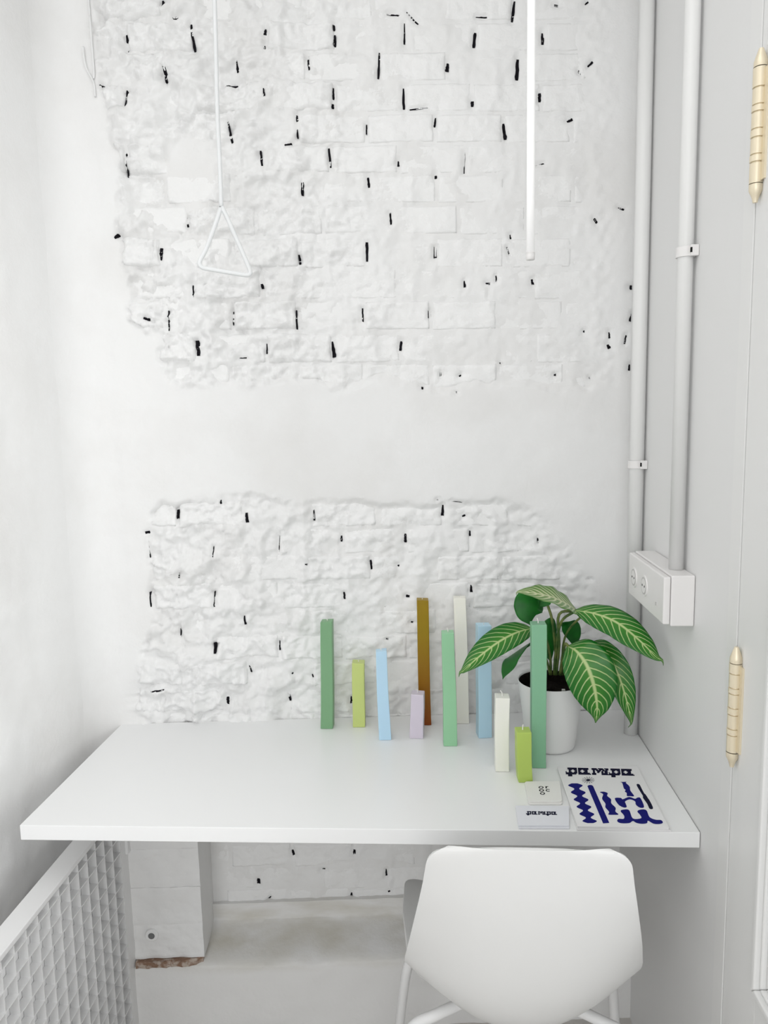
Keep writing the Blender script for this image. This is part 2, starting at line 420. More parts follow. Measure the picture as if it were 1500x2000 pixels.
# ------------------------------------------------------------------ bricks of the back wall: course centre y, one head joint x, pitch, half course height (pixels)
ROWS = [(-46,320,137,30),(12,318,137,29),(71,247,136.3,30),(131,325,137,30),(191,249,134.7,30),(251,316,133.3,30),(311,248,132.6,30),(369,322,132.8,29.5),(430,235,132,30),
        (494,318,133.3,31),(556,246,132.5,30.5),(616,322,129.8,30),(680,257,131.4,31),(737,322,130,28),
        (1004,218,129.5,26),(1056,294,125,25.5),(1109,226,125,26),(1163,295,125.2,26.5),(1214,228,125.5,25),(1263,297,125,24.5),(1313,236,125,25),(1367,318,122.5,25.5),(1416,252,122,24),
        (1622,442,122,23.5),(1669,450,121,23),(1714,382,124,23),(1756,442,122,22)]
BR = []
def brick_h(s, z, s0, s1, z0, z1, dh, tilt, seed, flat):
    ex, rough, patch, X, Y = masks(s, z)
    rg = rough*flat
    wob = 0.0022 + 0.006*rough
    ss = s + wob*fbm(s*30 + seed, z*30, 2); zz = z + wob*0.8*fbm(s*30, z*30 + seed, 2)
    d = np.minimum(np.minimum(ss - s0, s1 - ss), np.minimum(zz - z0, z1 - zz)*1.0)
    w = 0.0045 + 0.004*rough
    r = sstep(0, 1, np.clip((d - 0.001)/w, 0, 1))
    mid = 0.5*(s0+s1)
    body = 0.0002 + dh*(0.06 + rough) + tilt*(s-mid)*rough - 0.0055*patch + relief(s, z, rg) + 0.0010*fbm(s*20+seed, z*20, 2)
    skin = -0.0004 - 0.0015*rough + relief(s, z, rough)
    edge = np.minimum(skin, body) - (0.0016 + 0.0034*rough)*joint_open(s, z) - 0.0001
    h = edge + (body-edge)*r
    return h - 0.03*(1-ex) - 0.009*carve(s, z)
NBX, NBZ = 36, 18
kb = 0
for (yc, x0, pitch, hh) in ROWS:
    k0 = int(math.floor((170 - x0)/pitch))
    for k in range(k0, 12):
        xa, xb = x0 + k*pitch, x0 + (k+1)*pitch
        lo = 190 if yc < 900 else 250
        hi = 1190 if yc < 900 else (1180 if yc < 1600 else 800)
        if yc > 1600 and xb < 400: continue
        if xb < lo or xa > hi: continue
        s0, _ = wall_sz(xa, yc); s1, _ = wall_sz(xb, yc)
        _, z1 = wall_sz(0.5*(xa+xb), yc - hh); _, z0 = wall_sz(0.5*(xa+xb), yc + hh)
        s0 = max(s0, 0.02); s1 = min(s1, SLEN - 0.03)
        if s1 - s0 < 0.03: continue
        # skip bricks wholly under plaster
        gs, gz = np.meshgrid(np.linspace(s0, s1, 8), np.linspace(z0, z1, 5))
        if masks(gs, gz)[0].max() < 0.3: continue
        rnd = random.Random(kb*13+1)
        dh = rnd.uniform(-0.005, 0.008); tilt = rnd.uniform(-0.07, 0.07); flat = 1.0
        if rnd.random() < 0.22: flat = 0.2; dh = rnd.uniform(-0.006, 0.004)
        BR.append((s0, s1, z0, z1, dh, tilt, kb*3.7, flat)); kb += 1
for b in BR:
    s0, s1, z0, z1 = b[:4]
    s_, z_ = np.meshgrid(np.linspace(s0, s1, NBX), np.linspace(z0, z1, NBZ))
    h = brick_h(s_, z_, *b)
    h[0, :] -= 0.012; h[-1, :] -= 0.012; h[:, 0] -= 0.012; h[:, -1] -= 0.012
    grid_mesh('brick', wall_xyz(s_, z_, h), M_BRICK, wall_back)
def surf_h(s, z):
    s = np.atleast_1d(np.array(s, float)); z = np.atleast_1d(np.array(z, float))
    h = base_h(s, z)
    for b in BR:
        k = (s > b[0]) & (s < b[1]) & (z > b[2]) & (z < b[3])
        if k.any(): h[k] = np.maximum(h[k], brick_h(s[k], z[k], *b))
    return h
# the dark joints themselves: ragged slivers of bare, unpainted joint set in their channels
for gi, (s0, z0, s1, z1, w) in enumerate(GS):
    rnd = random.Random(gi*5+2)
    L = math.hypot(s1-s0, z1-z0); d = ((s1-s0)/L, (z1-z0)/L); n = (-d[1], d[0])
    N = 7
    ta, tb = rnd.uniform(0.35, 1.0), rnd.uniform(0.7, 1.05)
    left, right, mid = [], [], []
    for i in range(N):
        t = i/(N-1)
        ww = 0.5*w*(ta + (tb-ta)*t)*(0.8 if i in (0, N-1) else 1.0)
        a = ww*rnd.uniform(0.75, 1.2); b2 = ww*rnd.uniform(0.75, 1.2)
        c = (s0 + (s1-s0)*t, z0 + (z1-z0)*t)
        left.append((c[0]+n[0]*a, c[1]+n[1]*a)); right.append((c[0]-n[0]*b2, c[1]-n[1]*b2)); mid.append(c)
    pts = left + mid + right
    hh = surf_h([p[0] for p in pts], [p[1] for p in pts]) + 0.0016
    hm = hh.reshape(3, N); hm[:] = np.maximum(hm, hm.mean() - 0.001)
    hm[1] -= 0.0006
    front = [wall_point(p[0], p[1], q) for p, q in zip(pts, hm.ravel())]
    back = [wall_point(p[0], p[1], q - 0.015) for p, q in zip(pts, hm.ravel())]
    f = []
    for i in range(N-1):
        f += [(i, i+1, N+i+1, N+i), (N+i, N+i+1, 2*N+i+1, 2*N+i)]
    o0 = 3*N
    ringidx = list(range(N)) + list(range(3*N-1, 2*N-1, -1))
    ringidx = list(range(N)) + [2*N-1] + list(range(3*N-1, 2*N-1, -1)) + [N]
    for a, b2 in zip(ringidx, ringidx[1:] + ringidx[:1]): f.append((a, b2, o0+b2, o0+a))
    fixn(pyd('joint_gap', front + back, f, M_GAP, wall_back))

# plinth, pilaster blocks and stained ledge below the desk
def wx(px, py): return (on_wall(px, py) - CORNER).dot(WT)
def wall_box_mesh(name, s0, s1, z0, z1, hfun, m, ns=40, nz=20):
    """lumpy slab standing proud of the wall, with skirts back to it"""
    s_, z_ = np.meshgrid(np.linspace(s0, s1, ns), np.linspace(z0, z1, nz))
    h = hfun(s_, z_)
    s_ = np.pad(s_, 1, mode='edge'); z_ = np.pad(z_, 1, mode='edge'); h = np.pad(h, 1, constant_values=-0.01)
    o = grid_mesh(name, wall_xyz(s_, z_, h), m, wall_back)
    e = o.modifiers.new('es', 'EDGE_SPLIT'); e.split_angle = math.radians(50)
    return o
PL = 0.14
def plinth_h(s, z):
    t = sstep(0.0, 1.0, np.clip((0.185 + 0.006*fbm(s*9, z*0+1, 2) - z)/0.045, 0, 1))
    return 0.015 + (PL-0.015)*t + fbm(s*16, z*16, 3)*0.003
wall_box_mesh('plinth', 0.03, SLEN - 0.02, FZ, 0.23, plinth_h, M_DIRT, 120, 46)
PD = 0.132
yp = wall_y(-0.62) - PD
sp0 = 0.060
sp1 = (on_y(393, 1760, yp) - CORNER).dot(WT)
zb = [on_y(340, q, yp).z for q in (1867, 1802, 1730, 1655)] + [0.716]
for i in range(4):
    wall_box_mesh('pilaster_block', sp0, sp1, zb[i] + 0.0001, zb[i+1] - 0.0001,
                  lambda s, z, i=i: PD + 0.001*(i % 2) + fbm(s*30 + i*9, z*30, 3)*0.0035 - 0.0012*np.exp(-(np.minimum(z - zb[i], zb[i+1] - z)/0.005)**2), M_PLASTER, 40, 40)
def strip_h(s, z): return PD + 0.010 + fbm(s*90, z*90, 2)*0.004 - 0.012*sstep(0.7, 1.0, (s-sp0)/(sp1-sp0))
wall_box_mesh('broken_plaster_edge', sp0 + 0.03, sp1 - 0.004, on_y(340, 1880, yp).z, on_y(340, 1868, yp).z, strip_h, M_RUST, 40, 10)
p = on_y(300, 1818, yp)
anchor_s, anchor_z = (p - CORNER).dot(WT), p.z
c = wall_point(anchor_s, anchor_z, PD - 0.004)
tube('anchor_ring', [c, c + WN*0.010, c + WN*0.012], [0.017, 0.017, 0.015], M_PLASTER, wall_back, 20)
tube('anchor_hole', [c, c + WN*0.0124], 0.0085, M_HOLE, wall_back, 16)  # dark disc, the shade inside the hole put into its colour

# ------------------------------------------------------------------ left wall
yl = np.linspace(-2.6, wall_y(-0.892) + 0.005, 420); zl = np.linspace(FZ, ZTOP, 330)
YY, ZZ = np.meshgrid(yl, zl)
hl = fbm(YY*2.2, ZZ*2.2, 3)*0.006 + fbm(YY*9+3, ZZ*4, 4)*0.003 + ridged(YY*6, ZZ*3.2+4, 3)*0.0022 + fbm(YY*60, ZZ*60, 2)*0.0005
hl = hl*1.5 + 0.0022*sstep(0.72, 0.95, ridged(YY*3.1+9, ZZ*2.3+1, 2))
c = sstep(0.28, 0.11, yl[-1] - YY); hl = hl*(1-c)
nx, ny = 1/math.hypot(1, 0.14), -0.14/math.hypot(1, 0.14)
PLW = np.stack([-0.892 - 0.14*(1.83 - YY) + nx*hl, YY + ny*hl, ZZ], -1)[:, ::-1]
tag(grid_mesh('wall_left', PLW, M_PLASTER), 'white left wall of uneven hand-trowelled plaster', None, None, 'structure')

# ------------------------------------------------------------------ right wall (with the door opening), rear wall, floor, ceiling
YB = wall_y(XR) + 0.05
DY0, DY1, DZ1 = 0.26, 1.262, 2.36       # door opening in the right wall
T = 0.16
def wall_prism(name, lo, hi, m=M_WALLR): return box(name, lo, hi, m)
wr = empty('wall_right', (XR, 1.0, 0)); tag(wr, 'smooth pale right wall beside the desk', None, None, 'structure')
box('wall_panel', (XR, DY1, FZ), (XR + T, YB, ZTOP), M_WALLR, wr)
box('wall_panel', (XR, -2.6, FZ), (XR + T, DY0, ZTOP), M_WALLR, wr)
box('wall_panel', (XR, DY0, DZ1), (XR + T, DY1, ZTOP), M_WALLR, wr)
tag(box('floor', (-1.9, -2.8, FZ - 0.05), (XR + T, YB + 0.1, FZ), M_FLOOR), 'pale floor under the desk', None, None, 'structure')
tag(box('ceiling', (-1.9, -2.8, ZTOP), (XR + T, YB + 0.1, ZTOP + 0.05), M_CEIL), 'white ceiling above the desk corner', None, None, 'structure')
wb = empty('wall_rear', (-0.5, -2.6, 0)); tag(wb, 'white wall behind the viewer with an opening for the rear fill light', None, None, 'structure')
box('wall_panel', (-1.9, -2.66, FZ), (-1.55, -2.6, ZTOP), M_WALLR, wb); box('wall_panel', (0.40, -2.66, FZ), (XR, -2.6, ZTOP), M_WALLR, wb)
box('wall_panel', (-1.55, -2.66, FZ), (0.40, -2.6, 0.45), M_WALLR, wb); box('wall_panel', (-1.55, -2.66, 2.8), (0.40, -2.6, ZTOP), M_WALLR, wb)

# door: casing, jamb strip, leaf with stile, rails, mouldings, glass, two brass hinges
ZD = 2.30
tr = empty('trim_1', (XR, 1.25, 0)); tag(tr, 'painted casing round the glazed door', None, None, 'structure')
box('casing', (XR - 0.0008, 1.2258, FZ), (XR + 0.06, 1.268, ZD + 0.05), M_GLOSSW, tr, 0.001)
box('casing', (XR - 0.004, DY0 - 0.02, FZ), (XR + 0.06, DY0 + 0.02, ZD + 0.05), M_GLOSSW, tr, 0.002)
box('casing', (XR - 0.004, DY0 + 0.02, ZD + 0.01), (XR + 0.06, 1.228, ZD + 0.06), M_GLOSSW, tr, 0.002)
box('gap_shade_strip', (XR + 0.0022, 1.2236, FZ), (XR + 0.06, 1.2257, ZD + 0.01), M_GAP_SHADE, tr)  # dark filler strip standing in for the shadow gap beside the casing
dr = empty('door_1', (XR, 1.22, 0)); tag(dr, 'white glazed door leaf hung on two brass hinges', None, None, 'structure')
YS0, YS1 = 1.098, 1.1955       # hinge stile
LX0, LX1 = XR - 0.001, XR + 0.045
box('hinge_strip', (XR + 0.0005, 1.1965, FZ + 0.01), (LX1, 1.2235, ZD), M_GLOSSW, dr, 0.0006)
box('stile_shade_strip', (XR + 0.0016, 1.19555, FZ + 0.01), (LX1, 1.19645, ZD), M_GAP_SHADE, dr)  # thin dark filler painting the shadow line along the stile
box('stile', (LX0, YS0, FZ + 0.01), (LX1, YS1, ZD), M_GLOSSW, dr, 0.0006)
YG0, YG1 = DY0 + 0.13, YS0
box('stile', (LX0, DY0 + 0.025, FZ + 0.01), (LX1, YG0, ZD), M_GLOSSW, dr, 0.0015)
ZG0, ZG1 = 0.635, ZD - 0.12
box('rail', (LX0, YG0, FZ + 0.01), (LX1, YG1, ZG0), M_GLOSSW, dr, 0.0015)
box('rail', (LX0, YG0, ZG1), (LX1, YG1, ZD), M_GLOSSW, dr, 0.0015)
def moulding(d0, d1, x0, x1):
    """mitred frame of beading round the glass, d = inset from the opening"""
    def ring(d): return [(YG1-d, ZG0+d), (YG1-d, ZG1-d), (YG0+d, ZG1-d), (YG0+d, ZG0+d)]
    a, b = ring(d0), ring(d1)
    for i in range(4):
        j = (i+1) % 4
        q = [a[i], a[j], b[j], b[i]]
        prism('bead', [(x0, y, z) for y, z in q], [(x1, y, z) for y, z in q], M_GLOSSW, dr, 0.003, 3)
moulding(0.0005, 0.013, LX0 - 0.009, LX1 - 0.004)
moulding(0.013, 0.020, LX0 - 0.001, LX1 - 0.006)
moulding(0.020, 0.034, LX0 + 0.006, LX1 - 0.008)
box('pane', (XR + 0.024, YG0 + 0.03, ZG0 + 0.03), (XR + 0.028, YG1 - 0.03, ZG1 - 0.03), M_GLASS, dr)
def hinge(px, py0, py1):
    a = on_x(px, py0, XR - 0.007); b = on_x(px, py1, XR - 0.007)
    zt, zbm = a.z, b.z; L = zt - zbm; x, y = XR - 0.007, 1.2085
    hg = empty('hinge', (x, y, zbm)); hg.parent = dr; hg.matrix_parent_inverse = parent_inv(dr)
    hg['label'] = 'satin brass hinge with turned finials'
    R = 0.0098
    def part(name, prof): lathe(name, prof, (x, y, zbm), M_BRASS, hg, 24)
    part('finial', [(0.0, 0), (0.0035, 0), (0.0045, 0.005), (0.0062, 0.010), (R*0.98, 0.017), (R, 0.022), (R, 0.026)])
    part('finial', [(R, L-0.026), (R, L-0.022), (R*0.98, L-0.018), (0.0066, L-0.009), (0.0045, L-0.003), (0.0035, L), (0, L)])
    zs = [0.0262, 0.057, 0.068, 0.092, 0.104, 0.128, 0.138, 0.162, L - 0.0262] if L > 0.19 else [0.026, 0.08, 0.1, L - 0.026]
    for i in range(len(zs)-1):
        r2 = R if i % 2 == 0 else R*1.05
        part('knuckle', [(R*0.72, zs[i]), (R*0.74, zs[i] + 0.0008), (r2, zs[i] + 0.0012), (r2, zs[i+1] - 0.0012), (R*0.74, zs[i+1] - 0.0008), (R*0.72, zs[i+1])])
    box('hinge_leaf', (XR - 0.004, y - 0.020, zbm + 0.03), (XR - 0.0008, y - 0.004, zt - 0.03), M_BRASS, hg)
hinge(1434, 1260, 1503)
hinge(1484, 98, 390)

# ------------------------------------------------------------------ desk
dk = empty('desk', (-0.17, 1.6, 0))
tag(dk, 'white wall-to-wall desktop fixed across the corner above the chair', 'desk')
e = 0.006
FL = on_z(38, 1612, DESK_Z); FR = on_z(1368, 1626, DESK_Z)
pts = [(FL.x, FL.y), (XR - 0.0015, FR.y + (XR - FR.x)*0.015), (XR - 0.0015, wall_y(XR) - e), (FL.x, wall_y(FL.x) - e)]
prism('desktop', [(x, y, DESK_Z - 0.0315) for x, y in pts], [(x, y, DESK_Z) for x, y in pts], M_DESK, dk, 0.0012, 2)
q = on_x(1238, 1682, XR - 0.02)
box('support_block', (XR - 0.05, wall_y(XR) - 0.10, DESK_Z - 0.075), (XR - 0.002, wall_y(XR) - 0.012, DESK_Z - 0.032), M_DESK, dk, 0.001)

# ------------------------------------------------------------------ egg-crate grille under the desk at the left
GX = -0.793
gr = empty('grille_screen', (GX, 1.4, FZ))
tag(gr, 'white egg-crate grille screen standing under the left end of the desk', 'screen')
GY0, GY1, GZ1 = 0.86, 1.665, 0.60
GD = 0.019
box('back_board', (GX - 0.045, GY0, -0.02), (GX - GD - 0.001, 1.775, GZ1 - 0.012), M_METALW, gr)
box('top_rail', (GX - 0.047, GY0, GZ1 - 0.0115), (GX + 0.0005, 1.775, GZ1), M_METALW, gr, 0.0015)
box('bottom_rail', (GX - 0.047, GY0, FZ), (GX + 0.0005, 1.775, -0.0205), M_METALW, gr, 0.0015)
box('stile', (GX - GD, GY1 + 0.003, -0.02), (GX, 1.775, GZ1 - 0.012), M_METALW, gr, 0.0015)
box('latch', (GX - 0.002, 1.690, GZ1 - 0.135), (GX + 0.007, 1.730, GZ1 - 0.03), M_METALW, gr, 0.0015)
PIT = 0.0415
v0 = None
y = GY1
vs_mesh = None; hs_mesh = None
k = 0
while y > GY0:
    if vs_mesh is None:
        o = box('vertical_slat', (GX - GD, -0.0012, -0.0200), (GX - 0.0002, 0.0012, GZ1 - 0.0125), M_METALW, gr); vs_mesh = o.data
    else:
        o = bpy.data.objects.new('vertical_slat', vs_mesh); COL.objects.link(o); o.parent = gr; o.matrix_parent_inverse = parent_inv(gr)
    o.location = (0, y, 0); y -= PIT
z = 0.57
while z > -0.01:
    if hs_mesh is None:
        o = box('horizontal_slat', (GX - GD, GY0, -0.0012), (GX + 0.0002, GY1 + 0.002, 0.0012), M_METALW, gr); hs_mesh = o.data
    else:
        o = bpy.data.objects.new('horizontal_slat', hs_mesh); COL.objects.link(o); o.parent = gr; o.matrix_parent_inverse = parent_inv(gr)
    o.location = (0, 0, z); z -= PIT

# ------------------------------------------------------------------ chair
CX, CY = 0.140, 1.165
ch = empty('shell_chair', (CX, CY, FZ))
tag(ch, 'white moulded shell chair on tubular legs pushed under the desk', 'chair')
prof = catmull([Vector((0, -0.054, 0.860)), Vector((0, -0.044, 0.755)), Vector((0, -0.034, 0.675)), Vector((0, -0.022, 0.595)), Vector((0, -0.008, 0.538)),
                Vector((0, 0.016, 0.488)), Vector((0, 0.058, 0.451)), Vector((0, 0.12, 0.436)), Vector((0, 0.22, 0.437)), Vector((0, 0.33, 0.446)), Vector((0, 0.42, 0.452)), Vector((0, 0.455, 0.446))], 7)
acc = [0.0]
for a, b in zip(prof, prof[1:]): acc.append(acc[-1] + (b-a).length)
LT = acc[-1]
tv = [0.0, 0.002, 0.006, 0.012, 0.02, 0.026, 0.032, 0.042] + list(np.linspace(0.055, LT - 0.055, 44)) + [LT - 0.04, LT - 0.03, LT - 0.02, LT - 0.012, LT - 0.006, LT - 0.002, LT]
def at_len(t):
    return Vector([np.interp(t, acc, [p[i] for p in prof]) for i in range(3)])
WID = [(0, 0.160), (0.07, 0.170), (0.15, 0.184), (0.22, 0.196), (0.28, 0.205), (0.315, 0.206), (0.345, 0.199), (0.375, 0.180), (0.41, 0.166), (0.45, 0.168), (0.52, 0.190), (0.60, 0.212), (0.72, 0.226), (0.95, 0.226)]
CUR = [(0, 0.014), (0.10, 0.022), (0.20, 0.038), (0.28, 0.062), (0.34, 0.082), (0.40, 0.080), (0.46, 0.066), (0.55, 0.045), (0.68, 0.024), (0.95, 0.004)]
NU = 41
rows = []
for t in tv:
    p = at_len(t); a = at_len(max(0, t-0.004)); b = at_len(min(LT, t+0.004)); tg = (b-a).normalized()
    n = Vector((0, -tg.z, tg.y));                 # inward: +y on the back, +z on the seat
    if n.y < 0 and n.z < 0: n = -n
    w = np.interp(t, [q[0] for q in WID], [q[1] for q in WID]); c = np.interp(t, [q[0] for q in CUR], [q[1] for q in CUR])
    rad = 0.032
    if t < rad: w = w - rad + math.sqrt(max(0, rad**2 - (rad-t)**2))
    if LT - t < rad: w = w - rad + math.sqrt(max(0, rad**2 - (rad-(LT-t))**2))
    row = []
    for i in range(NU):
        u = -1 + 2*i/(NU-1)
        row.append(p + Vector((w*u, 0, -0.010*abs(u)**2.6*max(0, 1 - t/0.2))) + n*(c*abs(u)**2.3))
    rows.append([(q.x + CX, q.y + CY, q.z) for q in row])
shell = grid_mesh('seat_shell', np.array(rows), M_CHAIR, ch)
sd = shell.modifiers.new('thick', 'SOLIDIFY'); sd.thickness = 0.008; sd.offset = 0
bv = shell.modifiers.new('round', 'BEVEL'); bv.width = 0.0032; bv.segments = 3; bv.limit_method = 'ANGLE'; bv.angle_limit = math.radians(60)
def leg(sx, ya, yf):
    path = catmull([(CX + sx*0.02, CY + 0.20, 0.418), (CX + sx*0.09, CY + ya*0.6 + 0.08, 0.418), (CX + sx*0.155, CY + ya, 0.412), (CX + sx*0.200, CY + ya*0.97 + yf*0.03, 0.386), (CX + sx*0.222, CY + ya*0.85 + yf*0.15, 0.325), (CX + sx*0.262, CY + yf, FZ + 0.006)], 8)
    o = tube('leg', path, 0.0105, M_METALW, ch, 14)
    tube('foot_cap', [Vector(path[-1]) + Vector((0, 0, 0.012)), Vector(path[-1]) + Vector((0, 0, -0.006))], 0.0125, M_CHAIR, o, 14)
for sx in (-1, 1):
    leg(sx, 0.115, 0.0); leg(sx, 0.29, 0.40)
box('seat_bracket', (CX - 0.07, CY + 0.13, 0.414), (CX + 0.07, CY + 0.27, 0.430), M_METALW, ch, 0.003)

# ------------------------------------------------------------------ candles: base left/right x, base front y, top left/right x, top y (front edge), colour
def wax(name, rgb, rgb2=None, h=0.2):
    k = lambda c: tuple(min(0.93, q*1.22) for q in s2l(*c))
    m = mat(name, k(rgb), 0.42, 0.35, bump=[(60, 0.06, 0.002)])
    b = m.node_tree.nodes['Principled BSDF']
    b.inputs['Subsurface Weight'].default_value = 0.25
    b.inputs['Subsurface Radius'].default_value = (0.6, 0.6, 0.5); b.inputs['Subsurface Scale'].default_value = 0.006
    if rgb2:
        nt = m.node_tree; tc = nt.nodes.new('ShaderNodeTexCoord'); sp = nt.nodes.new('ShaderNodeSeparateXYZ')
        nt.links.new(tc.outputs['Generated'], sp.inputs[0]); r = nt.nodes.new('ShaderNodeValToRGB')
        r.color_ramp.elements[0].position = 0.0; r.color_ramp.elements[0].color = (*k(rgb2), 1)
        r.color_ramp.elements[1].position = 0.75; r.color_ramp.elements[1].color = (*k(rgb), 1)
        nt.links.new(sp.outputs['Z'], r.inputs['Fac']); nt.links.new(r.outputs['Color'], b.inputs['Base Color'])
    return m
CANDLES = [
 (626,650,1424, 626,649,1215, (118,158,120), None, 0, 0.004, 'sage green square candle standing alone at the left end of the row'),
 (688,712,1421, 687,711,1296, (186,198,122), None, 3, 0.003, 'short pale lime square candle between the sage green and sky blue ones'),
 (738,764,1446, 732,755,1273, (176,206,230), None, 5, 0.003, 'sky blue square candle beside the pale lime one'),
 (819,842,1417, 813,836,1173, (140,114,0), (132,62,0), 2, 0.002, 'tall ochre square candle turning brown toward its foot'),
 (801,828,1443, 803,828,1357, (198,190,202), None, -4, 0.009, 'short lilac square candle in front of the ochre one'),
 (893,917,1414, 886,910,1169, (230,224,214), None, 0, 0.002, 'tall cream square candle standing at the back near the wall'),
 (866,893,1458, 863,887,1237, (142,190,152), None, 2, 0.009, 'mint green square candle in front of the tall cream one'),
 (931,960,1442, 931,960,1223, (172,202,218), None, 9, 0.002, 'dusty blue square candle partly behind the plant leaf'),
 (967,994,1508, 968,996,1364, (236,232,218), None, 0, 0.012, 'ivory square candle in front of the plant pot'),
 (1012,1040,1529, 1008,1037,1431, (168,190,96), None, 3, 0.012, 'shortest bright lime candle nearest the desk edge'),
 (1040,1067,1501, 1038,1068,1221, (126,174,142), None, 0, 0.011, 'tallest jade green candle in front of the plant')]
for ci, (bl, br, by, tl, trx, ty, rgb, rgb2, rot, wick, lab) in enumerate(CANDLES):
    pl = on_z(bl, by, DESK_Z); pr = on_z(br, by, DESK_Z)
    w = (pr.x - pl.x); yf = 0.5*(pl.y + pr.y)
    if abs(rot) > 4: w *= 0.92
    t0 = on_y(tl, ty, yf); t1 = on_y(trx, ty, yf); zt = t0.z; wt = (t1.x - t0.x)
    if abs(rot) > 4: wt *= 0.92
    bc = Vector((0.5*(pl.x+pr.x), yf + w/2, DESK_Z + 0.0002)); tc_ = Vector((0.5*(t0.x+t1.x), yf + wt/2, zt))
    cn = empty('square_candle', bc); tag(cn, lab, 'candle', 'square taper candles on the desk')
    N = 10; v = []
    R_ = Matrix.Rotation(math.radians(rot), 3, 'Z')
    rnd = random.Random(ci)
    sl = rnd.uniform(-0.0012, 0.0012)
    for i in range(N+1):
        t = i/N; c = bc.lerp(tc_, t); ww = w + (wt-w)*t
        c = c + Vector((0.0007*math.sin(t*5+ci), 0, 0))
        for sx, sy in ((-1,-1),(1,-1),(1,1),(-1,1)):
            q = R_ @ Vector((sx*ww/2, sy*ww/2, 0)); v.append(c + q + Vector((0, 0, (sl*sx if i == N else 0))))
    f = [(3,2,1,0), tuple(N*4+k for k in range(4))]
    for i in range(N):
        for k in range(4): f.append((i*4+k, i*4+(k+1) % 4, (i+1)*4+(k+1) % 4, (i+1)*4+k))
    body = pyd('wax_body', v, f, wax('wax_%d' % ci, rgb, rgb2), cn)
    bev(body, 0.0014, 2, 40)
    if wick > 0:
        a = rnd.uniform(-1, 1)
        tube('wick', catmull([tc_ - Vector((0, 0, 0.003)), tc_ + Vector((0, 0, wick*0.5)), tc_ + Vector((-0.35*wick*a - 0.003*(ci in (4, 10)), 0, wick))], 4), 0.0012, M_WICK, cn, 8)

# ------------------------------------------------------------------ potted plant
PC = on_z(1075, 1455, DESK_Z)
pp = empty('potted_plant', (PC.x, PC.y, DESK_Z)); tag(pp, 'green plant with pale-veined drooping leaves in a white pot', 'plant')
PH = 0.164
lathe('pot', [(0.0, 0.0005), (0.052, 0.0005), (0.0565, 0.004), (0.0585, 0.010), (0.0775, PH - 0.004), (0.0780, PH - 0.001), (0.0768, PH), (0.0757, PH - 0.002), (0.0700, PH - 0.05), (0.0560, 0.012)], (PC.x, PC.y, DESK_Z), M_POT, pp, 56)
lathe('nursery_pot', [(0.0752, PH - 0.0035), (0.0742, PH - 0.0030), (0.0735, PH - 0.0040), (0.0705, PH - 0.04)], (PC.x, PC.y, DESK_Z), M_SOIL, pp, 56)
sv_, sf = [], []
rnd = random.Random(3)
for i in range(7):
    for k in range(28):
        r = 0.0716*i/6; a = 2*math.pi*k/28
        sv_.append((PC.x + r*math.cos(a), PC.y + r*math.sin(a), DESK_Z + PH - 0.030 + (rnd.uniform(-0.004, 0.006) if i < 6 else 0)))
for i in range(6):
    for k in range(28): sf.append((i*28+k, i*28+(k+1) % 28, (i+1)*28+(k+1) % 28, (i+1)*28+k))
pyd('soil', sv_, sf, M_SOIL, pp, True)
for k in range(1):
    a = on_y(1101, 1305, PC.y - 0.01)
    box('perlite', (a.x - 0.004, a.y - 0.003, DESK_Z + PH - 0.026), (a.x + 0.004, a.y + 0.003, DESK_Z + PH - 0.020), M_WICK, pp, 0.001)

